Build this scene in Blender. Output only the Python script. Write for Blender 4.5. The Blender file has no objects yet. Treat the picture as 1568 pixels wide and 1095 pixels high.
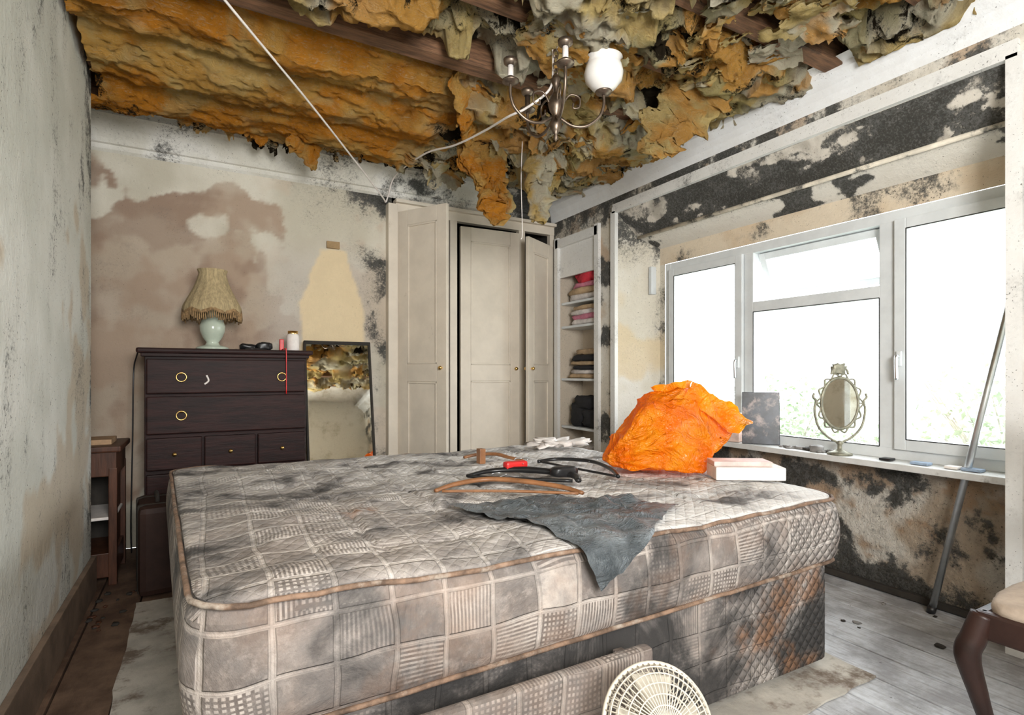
import bpy, bmesh, math, random
from mathutils import Vector, Matrix, noise
random.seed(11)
rnd=random.random
def ru(a,b): return a+(b-a)*random.random()
V=Vector
def fb(x,y,z,s,o=4): return noise.fractal(V((x*s,y*s,z*s)),0.9,2.0,o)
def sst(a,b,x):
    t=max(0,min(1,(x-a)/(b-a))); return t*t*(3-2*t)
def lerp(a,b,t): return tuple(a[i]+(b[i]-a[i])*t for i in range(len(a)))
def T(x,y,z,rz=0,rx=0,ry=0,s=1):
    return Matrix.Translation((x,y,z))@Matrix.Rotation(rz,4,'Z')@Matrix.Rotation(ry,4,'Y')@Matrix.Rotation(rx,4,'X')@Matrix.Scale(s,4)

# ------------------------------------------------------------ materials
class NM:
    def __init__(s,name):
        s.m=bpy.data.materials.new(name); s.m.use_nodes=True; s.t=s.m.node_tree; s.t.nodes.clear()
        s.out=s.t.nodes.new('ShaderNodeOutputMaterial'); s.b=s.t.nodes.new('ShaderNodeBsdfPrincipled')
        s.t.links.new(s.b.outputs[0],s.out.inputs[0])
        s.tc=s.t.nodes.new('ShaderNodeTexCoord')
    def put(s,sock,v):
        if hasattr(v,'is_output'): s.t.links.new(v,sock)
        else:
            if sock.type=='RGBA' and len(v)==3: v=(*v,1)
            sock.default_value=v
    def node(s,ty,ins={},**props):
        n=s.t.nodes.new(ty)
        for k,v in props.items(): setattr(n,k,v)
        for k,v in ins.items(): s.put(n.inputs[k],v)
        return n
    def M(s,op,a,b=0.0,c=None,clamp=False):
        n=s.node('ShaderNodeMath',{0:a,1:b},operation=op,use_clamp=clamp)
        if c is not None: s.put(n.inputs[2],c)
        return n.outputs[0]
    def mix(s,f,a,b,bt='MIX'):
        n=s.node('ShaderNodeMix',{0:f,6:a,7:b},data_type='RGBA',blend_type=bt); return n.outputs[2]
    def noise(s,scale,detail=4,rough=.6,vec=None,dist=0):
        n=s.node('ShaderNodeTexNoise',{'Scale':scale,'Detail':detail,'Roughness':rough,'Distortion':dist})
        s.t.links.new(vec or s.tc.outputs['Object'],n.inputs['Vector']); return n.outputs[0]
    def map(s,scale=(1,1,1),rot=(0,0,0),src='Object'):
        n=s.node('ShaderNodeMapping',{'Scale':scale,'Rotation':rot}); s.t.links.new(s.tc.outputs[src],n.inputs[0]); return n.outputs[0]
    def step(s,v,a,b):
        n=s.node('ShaderNodeMapRange',{0:v,1:a,2:b,3:0.,4:1.},interpolation_type='SMOOTHSTEP'); return n.outputs[0]
    def bump(s,h,dist=.01,st=1):
        n=s.node('ShaderNodeBump',{'Height':h,'Distance':dist,'Strength':st}); s.t.links.new(n.outputs[0],s.b.inputs['Normal'])
    def set(s,**k):
        for a,v in k.items(): s.put(s.b.inputs[a.replace('_',' ')],v)
        return s.m

def simple(name,col,rough=.6,metal=0,var=.25,scale=12,bump=0.0,dirt=None,stretch=None,bscale=None,spec=None,**kw):
    a=NM(name); vec=a.map(stretch) if stretch else None
    n=a.noise(scale,5,.65,vec)
    d=tuple(c*(1-var) for c in col); l=tuple(min(1,c*(1+var)) for c in col)
    c=a.mix(a.step(n,.3,.7),d,l)
    if dirt:
        n2=a.noise(dirt[1],6,.7); c=a.mix(a.step(n2,dirt[2],dirt[2]+.15),c,dirt[0])
    a.set(Base_Color=c,Roughness=rough,Metallic=metal,**kw)
    if spec is not None: a.b.inputs['Specular IOR Level'].default_value=spec
    if bump: a.bump(a.noise(bscale or scale*3,6,.7,vec),bump)
    return a.m

def mouldmat(name,bump=.006,rough=.85,mc=(.018,.02,.018),sc=1.0,soften=1.0):
    a=NM(name); at=a.node('ShaderNodeAttribute',attribute_name='Col')
    n1=a.noise(55*sc,5,.75); n2=a.noise(9*sc,7,.75); n3=a.noise(3,4,.6); n4=a.noise(120,3,.6)
    v=a.M('ADD',a.M('MULTIPLY',n1,.45),a.M('MULTIPLY',n2,.55))
    al=at.outputs['Alpha']
    va=a.M('ADD',v,a.M('MULTIPLY',al,.55))
    m=a.step(va,.69,.83)
    soft=a.M('MULTIPLY',a.step(va,.56,.82),.42*soften)
    sp=a.M('MULTIPLY',a.step(a.M('ADD',n4,a.M('MULTIPLY',a.M('ADD',al,a.M('MULTIPLY',n3,.3)),.22)),.72,.77),.8)
    base=a.mix(a.step(n2,.35,.7),a.mix(.12,at.outputs['Color'],(.30,.24,.16)),at.outputs['Color'])
    base=a.mix(soft,base,(.20,.18,.15))
    c=a.mix(a.M('MULTIPLY',m,.94),base,a.mix(a.step(n1,.35,.7),mc,(.09,.09,.085)))
    c=a.mix(sp,c,(.03,.028,.022))
    a.set(Base_Color=c,Roughness=rough)
    h=a.M('ADD',a.M('MULTIPLY',n2,1.0),a.M('MULTIPLY',n1,.35)); a.bump(h,bump)
    return a.m

# ------------------------------------------------------------ mesh builder
def catmull(P,k=6,closed=False):
    P=[V(p) for p in P]; n=len(P); out=[]
    rng=n if closed else n-1
    for i in range(rng):
        if closed: p0,p1,p2,p3=P[i-1],P[i],P[(i+1)%n],P[(i+2)%n]
        else: p0,p1,p2,p3=P[max(i-1,0)],P[i],P[i+1],P[min(i+2,n-1)]
        for j in range(k):
            t=j/k; out.append(.5*((2*p1)+(p2-p0)*t+(2*p0-5*p1+4*p2-p3)*t*t+(3*p1-p0-3*p2+p3)*t**3))
    if not closed: out.append(P[-1])
    return out
class MB:
    def __init__(s,name): s.n=name; s.v=[]; s.f=[]; s.fm=[]; s.fs=[]; s.mats=[]; s.c=[]; s.hascol=False
    def mi(s,m):
        if m not in s.mats: s.mats.append(m)
        return s.mats.index(m)
    def add(s,vs,fs,mat,smooth=False,M=None,cols=None):
        o=len(s.v); i=s.mi(mat)
        s.v+=[(M@V(v) if M else V(v)) for v in vs]
        s.c+= cols if cols else [(1,1,1,0)]*len(vs)
        if cols: s.hascol=True
        for f in fs: s.f.append([a+o for a in f]); s.fm.append(i); s.fs.append(smooth)
    def box(s,c,d,mat,M=None,bev=.004,taper=None):
        bm=bmesh.new(); bmesh.ops.create_cube(bm,size=1)
        for v in bm.verts:
            x,y,z=v.co
            if taper and z<0: x*=taper; y*=taper
            v.co=V((x*d[0]+c[0],y*d[1]+c[1],z*d[2]+c[2]))
        b=min(bev,min(d)*.45)
        if b>0: bmesh.ops.bevel(bm,geom=bm.edges[:],offset=b,segments=2,affect='EDGES',profile=.6)
        bm.verts.index_update()
        s.add([v.co.copy() for v in bm.verts],[[v.index for v in f.verts] for f in bm.faces],mat,False,M); bm.free()
    def lathe(s,prof,mat,M=None,n=28,mod=None,smooth=True):
        vs=[];fs=[]
        for k,(r,z) in enumerate(prof):
            for i in range(n):
                a=2*math.pi*i/n; rr=r; zz=z
                if mod: rr,zz=mod(a,k,r,z)
                vs.append((rr*math.cos(a),rr*math.sin(a),zz))
        for k in range(len(prof)-1):
            for i in range(n):
                j=(i+1)%n; fs.append((k*n+i,k*n+j,(k+1)*n+j,(k+1)*n+i))
        s.add(vs,fs,mat,smooth,M)
    def tube(s,P,r,mat,M=None,n=8,k=6,closed=False,smoothpath=True,flat=(1,1),nz=0,cols=None,up=None,seed=0):
        m=len(P); R=r if isinstance(r,(list,tuple)) else [r]*m
        if smoothpath:
            Q=catmull(P,k,closed); RR=[]
            for q in range(len(Q)):
                t=q/k; i=int(t); f=t-i; RR.append(R[i%m]*(1-f)+R[min(i+1,m-1) if not closed else (i+1)%m]*f)
        else: Q=[V(p) for p in P]; RR=list(R)
        L=len(Q); vs=[];fs=[];cc=[]
        up=V(up) if up else V((0,0,1)); 
        t0=(Q[1]-Q[0]).normalized()
        if abs(t0.dot(up))>.95: up=V((0,1,0)) if abs(t0.y)<.9 else V((1,0,0))
        a=(up-t0*up.dot(t0)).normalized()
        for q in range(L):
            if closed: t=(Q[(q+1)%L]-Q[q-1]).normalized()
            else: t=(Q[min(q+1,L-1)]-Q[max(q-1,0)]).normalized()
            a=(a-t*a.dot(t)); a=a.normalized() if a.length>1e-6 else V((1,0,0)); b=t.cross(a)
            for i in range(n):
                an=2*math.pi*i/n
                p=Q[q]+a*(math.cos(an)*RR[q]*flat[0])+b*(math.sin(an)*RR[q]*flat[1])
                if nz:
                    d=(p-Q[q]); w=fb(p.x+seed,p.y,p.z,9,5)*nz; 
                    p=p+V((fb(p.x+seed,p.y,p.z,14),fb(p.x,p.y+7+seed,p.z,14),fb(p.x,p.y,p.z+9+seed,14)))*nz+(d.normalized()*w if d.length>1e-6 else V())
                vs.append(p)
                if cols: cc.append(cols(p))
        for q in range(L if closed else L-1):
            for i in range(n):
                j=(i+1)%n; q2=(q+1)%L; fs.append((q*n+i,q*n+j,q2*n+j,q2*n+i))
        if not closed: fs.append(list(range(n))[::-1]); fs.append([(L-1)*n+i for i in range(n)])
        s.add(vs,fs,mat,True,M,cc if cols else None)
    def lump(s,c,r,mat,M=None,nz=.2,e=.6,sc=6,n=20,m=12,seed=0,flatb=False):
        vs=[];fs=[]
        pw=lambda x: math.copysign(abs(x)**e,x)
        for k in range(m+1):
            ph=-math.pi/2+math.pi*k/m
            for i in range(n):
                a=2*math.pi*i/n
                p=V((pw(math.cos(ph))*pw(math.cos(a))*r[0],pw(math.cos(ph))*pw(math.sin(a))*r[1],pw(math.sin(ph))*r[2]))
                w=1+nz*fb(p.x/max(r)+seed,p.y/max(r),p.z/max(r)+seed*.3,sc*.3,4)
                p=p*w
                if flatb: p.z=max(p.z,-r[2]*.98)
                vs.append(p+V(c))
        for k in range(m):
            for i in range(n):
                j=(i+1)%n; fs.append((k*n+i,k*n+j,(k+1)*n+j,(k+1)*n+i))
        s.add(vs,fs,mat,True,M)
    def patch(s,p00,p10,p11,p01,mat,step,cf=None,disp=None,smooth=False):
        a,b,c,d=map(V,(p00,p10,p11,p01))
        nu=max(1,int(math.ceil(max((b-a).length,(c-d).length)/step))); nv=max(1,int(math.ceil(max((d-a).length,(c-b).length)/step)))
        vs=[];fs=[];cc=[]
        for j in range(nv+1):
            for i in range(nu+1):
                u=i/nu;w=j/nv
                p=(a*(1-u)+b*u)*(1-w)+(d*(1-u)+c*u)*w
                if disp: p=disp(p)
                vs.append(p)
                cc.append(cf(p) if cf else (1,1,1,0))
        for j in range(nv):
            for i in range(nu):
                o=j*(nu+1)+i; fs.append((o,o+1,o+nu+2,o+nu+1))
        s.add(vs,fs,mat,smooth,None,cc if cf else None)
    def done(s,parent=None,uv=None,merge=0):
        me=bpy.data.meshes.new(s.n); me.from_pydata([tuple(v) for v in s.v],[],s.f)
        for m in s.mats: me.materials.append(m)
        me.polygons.foreach_set('material_index',s.fm); me.polygons.foreach_set('use_smooth',s.fs)
        if s.hascol:
            ca=me.color_attributes.new(name='Col',type='FLOAT_COLOR',domain='POINT')
            ca.data.foreach_set('color',[x for c in s.c for x in c])
        if uv:
            ul=me.uv_layers.new(name='UVMap')
            for p in me.polygons:
                for li in p.loop_indices:
                    ul.data[li].uv=uv(me.vertices[me.loops[li].vertex_index].co,p.normal)
        me.update(); me.validate()
        o=bpy.data.objects.new(s.n,me); bpy.context.scene.collection.objects.link(o)
        if parent: o.parent=parent
        return o

# ------------------------------------------------------------ palette
M_wall=mouldmat('wall_plaster_mould')
M_lwall=mouldmat('pale_wall_paint',soften=.5)
M_trimm=mouldmat('painted_trim_mould',.003,.6)
M_lower=mouldmat('damp_plaster',.03,.9,(.025,.024,.02),.8)
M_cream=simple('cream_paint_wood',(.66,.56,.42),.55,0,.08,6,.002,dirt=((.36,.27,.18),5,.62))
M_white=simple('white_upvc',(.66,.69,.70),.35,0,.06,8,0,dirt=((.40,.40,.38),14,.68))
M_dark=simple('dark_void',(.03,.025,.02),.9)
M_mahog=simple('mahogany',(.020,.006,.005),.5,0,.5,5,.001,stretch=(1,1,8),spec=.2)
M_mahog2=simple('brown_wood',(.065,.025,.013),.45,0,.4,5,.001,stretch=(8,8,1),spec=.3)
M_brass=simple('brass',(.75,.5,.18),.3,1,.15,20)
M_pewter=simple('aged_pewter',(.20,.155,.12),.4,.9,.3,30)
M_steel=simple('steel_tube',(.62,.64,.66),.3,.9,.1,12)
M_joist=simple('joist_wood',(.17,.085,.042),.85,0,.5,7,.006,dirt=((.04,.025,.018),6,.56),stretch=(1,8,8))
M_cable=simple('white_cable',(.80,.75,.72),.5,0,.08)
M_black=simple('black_plastic',(.012,.012,.013),.35)
M_red=simple('red_plastic',(.6,.02,.02),.4)
M_wood=simple('hanger_wood',(.27,.12,.05),.45,0,.25,10)
M_paper=simple('white_paper',(.75,.70,.66),.7,0,.1,20,0,dirt=((.5,.3,.25),18,.6))
M_ceram=simple('glazed_ceramic',(.50,.56,.46),.15,0,.1,8)
M_mirror=NM('mirror_glass'); a=M_mirror
M_mirror=a.set(Base_Color=a.mix(a.step(a.noise(8,6,.7),.45,.75),(.80,.80,.74),(.50,.45,.36)),Metallic=1.0,Roughness=a.M('MULTIPLY',a.step(a.noise(6,6,.7),.40,.85),.15))
M_glass=NM('window_glass')
g=M_glass; tr=g.node('ShaderNodeBsdfTransparent'); gl=g.node('ShaderNodeBsdfGlossy',{'Roughness':.02}); mx=g.node('ShaderNodeMixShader',{0:.05})
g.t.links.new(tr.outputs[0],mx.inputs[1]); g.t.links.new(gl.outputs[0],mx.inputs[2]); g.t.links.new(mx.outputs[0],g.out.inputs[0]); M_glass=g.m

# ------------------------------------------------------------ room shell
XL,XR,XI=-.47,2.65,2.88; YB=4.0; YA=3.3; ZC=2.62; YR=-1.7
def cf_left(p):
    x,y,z=p; n=fb(x,y,z,2.5); g=(.63,.64,.58); c=lerp(g,(.74,.745,.69),sst(-.3,.4,n))
    c=lerp(c,(.54,.42,.28),.6*sst(.22,.42,fb(x+3,y*1.2,z,2.2)))
    a=.13+.22*sst(-.1,.5,fb(x,y*3,z*.8+5,2.0))+.30*sst(.5,0,abs(y-YA))*sst(1.4,2.4,z)*sst(-.2,.3,fb(x,y,z,5))
    a+=.25*sst(.22,0,z)+.14*sst(.25,0,abs(y-YA))
    return (*c,a)
b=MB('wall_left')
b.patch((XL,YR,0),(XL,YA,0),(XL,YA,2.7),(XL,YR,2.7),M_lwall,.022,cf_left)
b.patch((XL,YA,0),(-1.3,YA,0),(-1.3,YA,2.7),(XL,YA,2.7),M_wall,.06,cf_left)
b.patch((-1.3,YA,0),(-1.3,YB,0),(-1.3,YB,2.7),(-1.3,YA,2.7),M_wall,.06,cf_left)
b.done()
def cf_back(p):
    x,y,z=p; n=fb(x,3,z,1.6); c=lerp((.57,.53,.43),(.72,.68,.58),sst(-.3,.4,n))
    e=fb(x,8,z,2.6,5)*.30
    top=2.18-.25*max(0,x+.1); d=min(top-z, .42-x+ .15*math.sin(z*5), z-.2)+e
    s=sst(-.015,.03,d)*(.70+.30*sst(-.25,.25,fb(x,1,z,3)))
    wz=sst(.10,.07,math.hypot((x-.03)*.75,(z-1.99)*1.1)+.05*fb(x,3,z,6))*.9
    s*=1-wz
    c=lerp(c,(.40,.285,.205),s*.9)
    c=lerp(c,(.30,.205,.15),s*.8*sst(.0,.35,fb(x,5,z,2.5,5)))
    c=lerp(c,(.60,.47,.36),.5*sst(.1,.3,fb(x,9,z,2.2,5))*sst(.2,.6,x)*(1-s))
    v=sst(.25,.5,x)*sst(1.25,.9,x)*sst(2.1,1.7,z); c=lerp(c,(.48,.43,.39),.6*v)
    hw=.10+.12*sst(1.9,1.5,z)+.03*fb(x,2,z,6)
    pt=sst(hw+.012,hw-.012,abs(x-.80+.0*z))*sst(1.93,1.90,z+.05*fb(x,5,z,4))
    c=lerp(c,(.74,.60,.39),pt)
    a=.06+.46*sst(.85,1.2,x)*sst(-.3,.4,fb(x,z,1,4)+.15)+.35*sst(1.95,2.4,z)*sst(.35,.9,x)
    a+=.16*sst(-.2,.5,fb(x,z,4,3))
    a*=1-pt*.7
    return (*c,a)
def cf_clos(p):
    x,y,z=p; return (*lerp((.60,.50,.36),(.70,.60,.45),sst(-.3,.3,fb(x,y,z,4))),.12+.35*sst(.0,.5,fb(x,y,z,3))+.25*sst(2.3,2.6,z))
b=MB('wall_back')
b.patch((-1.3,YB,0),(1.26,YB,0),(1.26,YB,2.7),(-1.3,YB,2.7),M_wall,.016,cf_back)
b.patch((1.26,YB,2.27),(2.62,YB,2.27),(2.62,YB,2.7),(1.26,YB,2.7),M_wall,.02,cf_clos)
b.patch((2.62,YB,0),(XR,YB,0),(XR,YB,2.7),(2.62,YB,2.7),M_wall,.03,cf_clos)
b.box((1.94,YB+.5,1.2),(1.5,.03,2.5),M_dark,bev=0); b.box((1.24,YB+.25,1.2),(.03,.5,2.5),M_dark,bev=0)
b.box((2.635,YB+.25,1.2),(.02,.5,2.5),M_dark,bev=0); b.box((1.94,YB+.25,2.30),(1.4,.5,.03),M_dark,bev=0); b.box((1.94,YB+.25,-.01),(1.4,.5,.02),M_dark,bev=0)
b.done()
def cf_right(p):
    x,y,z=p; c=lerp((.64,.59,.50),(.77,.75,.69),sst(-.3,.4,fb(x,y,z,2.5)))
    c=lerp(c,(.46,.31,.19),.75*sst(.0,.28,fb(x,y+4,z,3.5,5)))
    a=.22+.40*sst(-.1,.4,fb(x,y,z,4,5))
    if z>2.2: a+=.12; 
    if y>2.9: a+=.25*sst(2.1,2.4,z)
    return (*c,a)
b=MB('wall_right')
NY0,NY1,NZ0,NZ1=3.36,3.88,.12,2.12
b.patch((XR,YR,0),(XR,.88,0),(XR,.88,2.7),(XR,YR,2.7),M_wall,.03,cf_right)
b.patch((XR,3.13,0),(XR,NY0,0),(XR,NY0,2.7),(XR,3.13,2.7),M_wall,.018,cf_right)
b.patch((XR,NY1,0),(XR,YB,0),(XR,YB,2.7),(XR,NY1,2.7),M_wall,.03,cf_right)
b.patch((XR,NY0,NZ1),(XR,NY1,NZ1),(XR,NY1,2.7),(XR,NY0,2.7),M_wall,.018,cf_right)
b.patch((XR,NY0,0),(XR,NY1,0),(XR,NY1,NZ0),(XR,NY0,NZ0),M_wall,.03,cf_right)
b.patch((XR,.88,2.226),(XR,3.13,2.226),(XR,3.13,2.7),(XR,.88,2.7),M_wall,.018,cf_right)
for q in [((XR,NY0,NZ0),(XI+.02,NY0,NZ0),(XI+.02,NY0,NZ1),(XR,NY0,NZ1)),((XR,NY1,NZ0),(XI+.02,NY1,NZ0),(XI+.02,NY1,NZ1),(XR,NY1,NZ1)),
          ((XI+.02,NY0,NZ0),(XI+.02,NY1,NZ0),(XI+.02,NY1,NZ1),(XI+.02,NY0,NZ1)),((XR,NY0,NZ1),(XI+.02,NY0,NZ1),(XI+.02,NY1,NZ1),(XR,NY1,NZ1)),
          ((XR,NY0,NZ0),(XI+.02,NY0,NZ0),(XI+.02,NY1,NZ0),(XR,NY1,NZ0))]:
    b.patch(*q,M_wall,.04,lambda p:(.60,.52,.42,.16))
P0,P1,P2=(XR,2.226),(2.76,2.04),(XI,1.95)
YO=(.88,3.13);YM=(.82,3.03);YI=(.75,2.93)
def cf_sof1(p):
    x,y,z=p; n=fb(x*1.5,y*.8,z*1.5,3.2,6); a=.52+.60*sst(-.30,.25,n)-.46*sst(.08,.32,fb(x*2,y+9,z*2,5,6))
    a+= .10*sst(2.2,2.08,z)
    a*= (.65+.35*sst(3.1,2.6,y))
    c=lerp((.64,.60,.53),(.40,.37,.32),sst(-.1,.4,fb(x,y,z,6)))
    return (*c,max(0,a))
def cf_sof2(p):
    x,y,z=p; a=.08+.66*sst(.0,.4,fb(x*2,y,z,4,5))+.25*sst(1.99,2.04,z); return (.70,.67,.60,a)
b.patch((P0[0],YO[0],P0[1]),(P0[0],YO[1],P0[1]),(P1[0],YM[1],P1[1]),(P1[0],YM[0],P1[1]),M_wall,.013,cf_sof1)
b.patch((P1[0],YM[0],P1[1]),(P1[0],YM[1],P1[1]),(P2[0],YI[1],P2[1]),(P2[0],YI[0],P2[1]),M_wall,.016,cf_sof2)
def cf_side(p):
    x,y,z=p; c=lerp((.70,.66,.56),(.78,.76,.70),sst(-.3,.4,fb(x,y,z,3))); c=lerp(c,(.72,.58,.36),.7*sst(.0,.3,fb(x+5,y,z,3))*sst(.5,1.1,z)*sst(1.9,1.4,z))
    a=.12+.45*sst(1.75,2.1,z)+.3*sst(.05,.0,abs(x-XI))*sst(-.2,.2,fb(x,y,z,6)); return (*c,a)
for S in (1,0):
    b.patch((XR,YO[S],0),(P1[0],YM[S],0),(P1[0],YM[S],P1[1]),(XR,YO[S],P0[1]),M_wall,.03,cf_side)
    b.patch((P1[0],YM[S],0),(XI,YI[S],0),(XI,YI[S],P2[1]),(P1[0],YM[S],P1[1]),M_wall,.03,cf_side)
def cf_low(p):
    x,y,z=p; n=fb(x,y,z,2.4,5); c=lerp((.44,.35,.26),(.68,.64,.57),sst(-.15,.25,n)); c=lerp(c,(.35,.21,.11),.8*sst(.08,.30,fb(x,y+5,z,4,5)))
    a=.27+.36*sst(.0,.4,fb(x,y,z+3,3,5))+.55*sst(.13,.0,abs(z-.49+.12*fb(x,y,2,3)))*sst(-.2,.2,fb(x,y+2,z,3))+.3*sst(.15,0,z)
    return (*c,a)
def cf_above(p):
    x,y,z=p; return (*lerp((.66,.53,.38),(.73,.63,.49),sst(-.3,.3,fb(x,y,z,4))),.08+.40*sst(.1,.5,fb(x,y,z,3.4)))
WY0,WY1,WZ0,WZ1=.78,2.88,.64,1.83
dl=lambda p: p+V((.018*fb(p.x,p.y,p.z,5,5)-.0,0,0))
b.patch((XI,YI[0],0),(XI,YI[1],0),(XI,YI[1],WZ0),(XI,YI[0],WZ0),M_lower,.014,cf_low,dl)
b.patch((XI,YI[0],WZ1),(XI,YI[1],WZ1),(XI,YI[1],P2[1]),(XI,YI[0],P2[1]),M_wall,.018,cf_above)
b.patch((XI,WY1,WZ0),(XI,YI[1],WZ0),(XI,YI[1],WZ1),(XI,WY1,WZ1),M_wall,.03,cf_side)
b.patch((XI,YI[0],WZ0),(XI,WY0,WZ0),(XI,WY0,WZ1),(XI,YI[0],WZ1),M_wall,.03,cf_side)
b.done()
b=MB('wall_rear')
cr=lambda p:(.68,.66,.60,.15)
RX0,RX1,RZ0,RZ1=-.35,.95,.7,2.15  # opening added in the unseen rear wall to let sky light in
def rp(x0,x1,z0,z1): b.patch((x0,YR,z0),(x1,YR,z0),(x1,YR,z1),(x0,YR,z1),M_wall,.06,cr)
rp(XL,RX0,0,2.7); rp(RX1,XR,0,2.7); rp(RX0,RX1,0,RZ0); rp(RX0,RX1,RZ1,2.7)
b.done()
b=MB('added_fill_window')  # made-up window behind the camera, there for frontal fill
for x in (RX0+.03,(RX0+RX1)/2,RX1-.03): b.box((x,YR-.0,(RZ0+RZ1)/2),(.06,.06,RZ1-RZ0),M_white)
for z in (RZ0+.03,RZ1-.03): b.box(((RX0+RX1)/2,YR,z),(RX1-RX0-.01,.058,.06),M_white)
b.done()

# floor
M_floor=NM('grey_white_floorboards'); a=M_floor
vec=a.map((1,1,1)); sp=a.node('ShaderNodeSeparateXYZ'); a.t.links.new(vec,sp.inputs[0])
n1=a.noise(5,6,.7); n2=a.noise(30,5,.7); vs=a.map((12,1.2,1)); n3=a.noise(6,5,.6,vs)
c=a.mix(a.step(n1,.35,.65),(.31,.31,.32),(.60,.62,.65)); c=a.mix(a.M('MULTIPLY',a.step(n3,.46,.70),.55),c,(.22,.20,.19)); c=a.mix(a.step(n2,.66,.72),c,(.06,.05,.045))
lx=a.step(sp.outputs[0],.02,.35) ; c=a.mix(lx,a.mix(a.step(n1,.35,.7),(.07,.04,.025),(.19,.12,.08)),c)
a.set(Base_Color=c,Roughness=.6); a.bump(n3,.004); M_floor=a.m
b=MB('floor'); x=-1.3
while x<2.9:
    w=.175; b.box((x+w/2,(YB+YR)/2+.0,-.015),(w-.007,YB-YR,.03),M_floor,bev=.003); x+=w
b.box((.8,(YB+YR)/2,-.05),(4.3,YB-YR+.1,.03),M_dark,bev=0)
b.done()

# ceiling deck and joists
b=MB('ceiling'); b.box((.75,(YB+YR)/2,2.72),(4.4,YB-YR+.3,.04),M_dark,bev=0)
b.box(((XL+XR)/2,(YR-.55)/2,2.58),(XR-XL,-.55-YR,.02),simple('bounce_ceiling_plaster',(.66,.62,.55),.9,0,.1,3,.002,dirt=((.2,.17,.12),3,.6)),bev=0)  # unseen ceiling behind the camera, kept pale to bounce light
b.done()
b=MB('ceiling_joists')
jy=[1.07+.42*i for i in range(-4,7)]
for y in jy:
    x0=-1.28 if y>3.33 else XL+.005
    big=abs(y-2.33)<.01 or abs(y-1.49)<.01
    b.box(((x0+XR-.005)/2,y,2.565 if big else 2.58),(XR-.005-x0,.085 if big else .055,.19),M_joist,bev=.004)
b.done()

# cornices
M_cor=M_trimm
def cf_cor(p):
    x,y,z=p; c=lerp((.66,.64,.57),(.82,.81,.77),sst(-.3,.4,fb(x,y,z,3)))
    a=.14+.30*sst(0,.5,fb(x,y,z,3)); 
    a+= .38*sst(1.9,2.6,x)*sst(3.6,3.95,y)+.22*sst(.3,.8,x)*sst(-.2,.2,fb(x,y,z+4,3))+.25*sst(2.50,2.57,z)*sst(-.1,.2,fb(x,y,z,5))
    return (*c,a)
b=MB('trim_1')
prof=[(0,2.36),(.015,2.375),(.02,2.40),(.035,2.405),(.05,2.43),(.085,2.475),(.13,2.515),(.16,2.53),(.165,2.56),(.22,2.57)]
for i in range(len(prof)-1):
    (o1,z1),(o2,z2)=prof[i],prof[i+1]
    b.patch((-1.3,YB-o1,z1),(XR-o1,YB-o1,z1),(XR-o2,YB-o2,z2),(-1.3,YB-o2,z2),M_cor,.025,cf_cor)
b.done()
b=MB('trim_2')
prof=[(0,2.35),(.012,2.37),(.02,2.39),(.045,2.42),(.09,2.455),(.095,2.48),(.15,2.49)]
for i in range(len(prof)-1):
    (o1,z1),(o2,z2)=prof[i],prof[i+1]
    b.patch((XR-o1,YR,z1),(XR-o1,YB-o1,z1),(XR-o2,YB-o2,z2),(XR-o2,YR,z2),M_cor,.03,lambda p:(.82,.84,.85,.0+.2*sst(.2,.5,fb(p.x,p.y,p.z,3))))
b.done()
b=MB('trim_3')
cft=lambda p:(.78,.78,.76,.10+.2*sst(.1,.5,fb(p.x,p.y,p.z,4)))
def bar(b,c,d,mat=M_trimm,cf=cft):
    x0,x1=c[0]-d[0]/2,c[0]+d[0]/2;y0,y1=c[1]-d[1]/2,c[1]+d[1]/2;z0,z1=c[2]-d[2]/2,c[2]+d[2]/2
    for q in [((x0,y0,z0),(x0,y1,z0),(x0,y1,z1),(x0,y0,z1)),((x1,y0,z0),(x1,y1,z0),(x1,y1,z1),(x1,y0,z1)),((x0,y0,z0),(x1,y0,z0),(x1,y0,z1),(x0,y0,z1)),
              ((x0,y1,z0),(x1,y1,z0),(x1,y1,z1),(x0,y1,z1)),((x0,y0,z0),(x1,y0,z0),(x1,y1,z0),(x0,y1,z0)),((x0,y0,z1),(x1,y0,z1),(x1,y1,z1),(x0,y1,z1))]:
        b.patch(*q,mat,.05,cf)
bar(b,(XR-.012,2.005,2.25),(.03,2.31,.045)); bar(b,(XR-.009,2.005,2.285),(.022,2.31,.02))
bar(b,(XR-.012,3.15,1.12),(.03,.05,2.24)); bar(b,(XR-.012,.86,1.12),(.03,.05,2.24))
b.done()
b=MB('trim_4'); b.tube([(P1[0]-.004,YM[0]+.01,P1[1]-.004),(P1[0]-.004,YM[1]-.01,P1[1]-.004)],.012,simple('mouldy_bead',(.62,.56,.46),.7,0,.2,8,.002,dirt=((.06,.06,.055),9,.50)),smoothpath=False); b.done()
b=MB('baseboard_left'); b.box((XL+.012,(YR+YA)/2,.085),(.022,YA-YR,.17),simple('brown_skirting',(.17,.12,.085),.6,0,.3,8,.002)); b.done()
b=MB('baseboard_right'); b.box((XI-.03,1.84,.02),(.025,2.1,.03),M_dark); b.done()
b=MB('trim_5')
for y in (NY0-.015,NY1+.015): bar(b,(XR-.012,y,1.1),(.03,.05,2.2))
bar(b,(XR-.012,3.62,2.15),(.03,.57,.07)); bar(b,(XR+.012,3.62,1.99),(.02,.52,.26))
b.done()
b=MB('alcove_shelves')
for z in (1.64,1.44,1.0,.6,.3): b.box(((XR+XI)/2+.02,3.62,z),(.235,.515,.02),M_white)
b.done()

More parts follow.
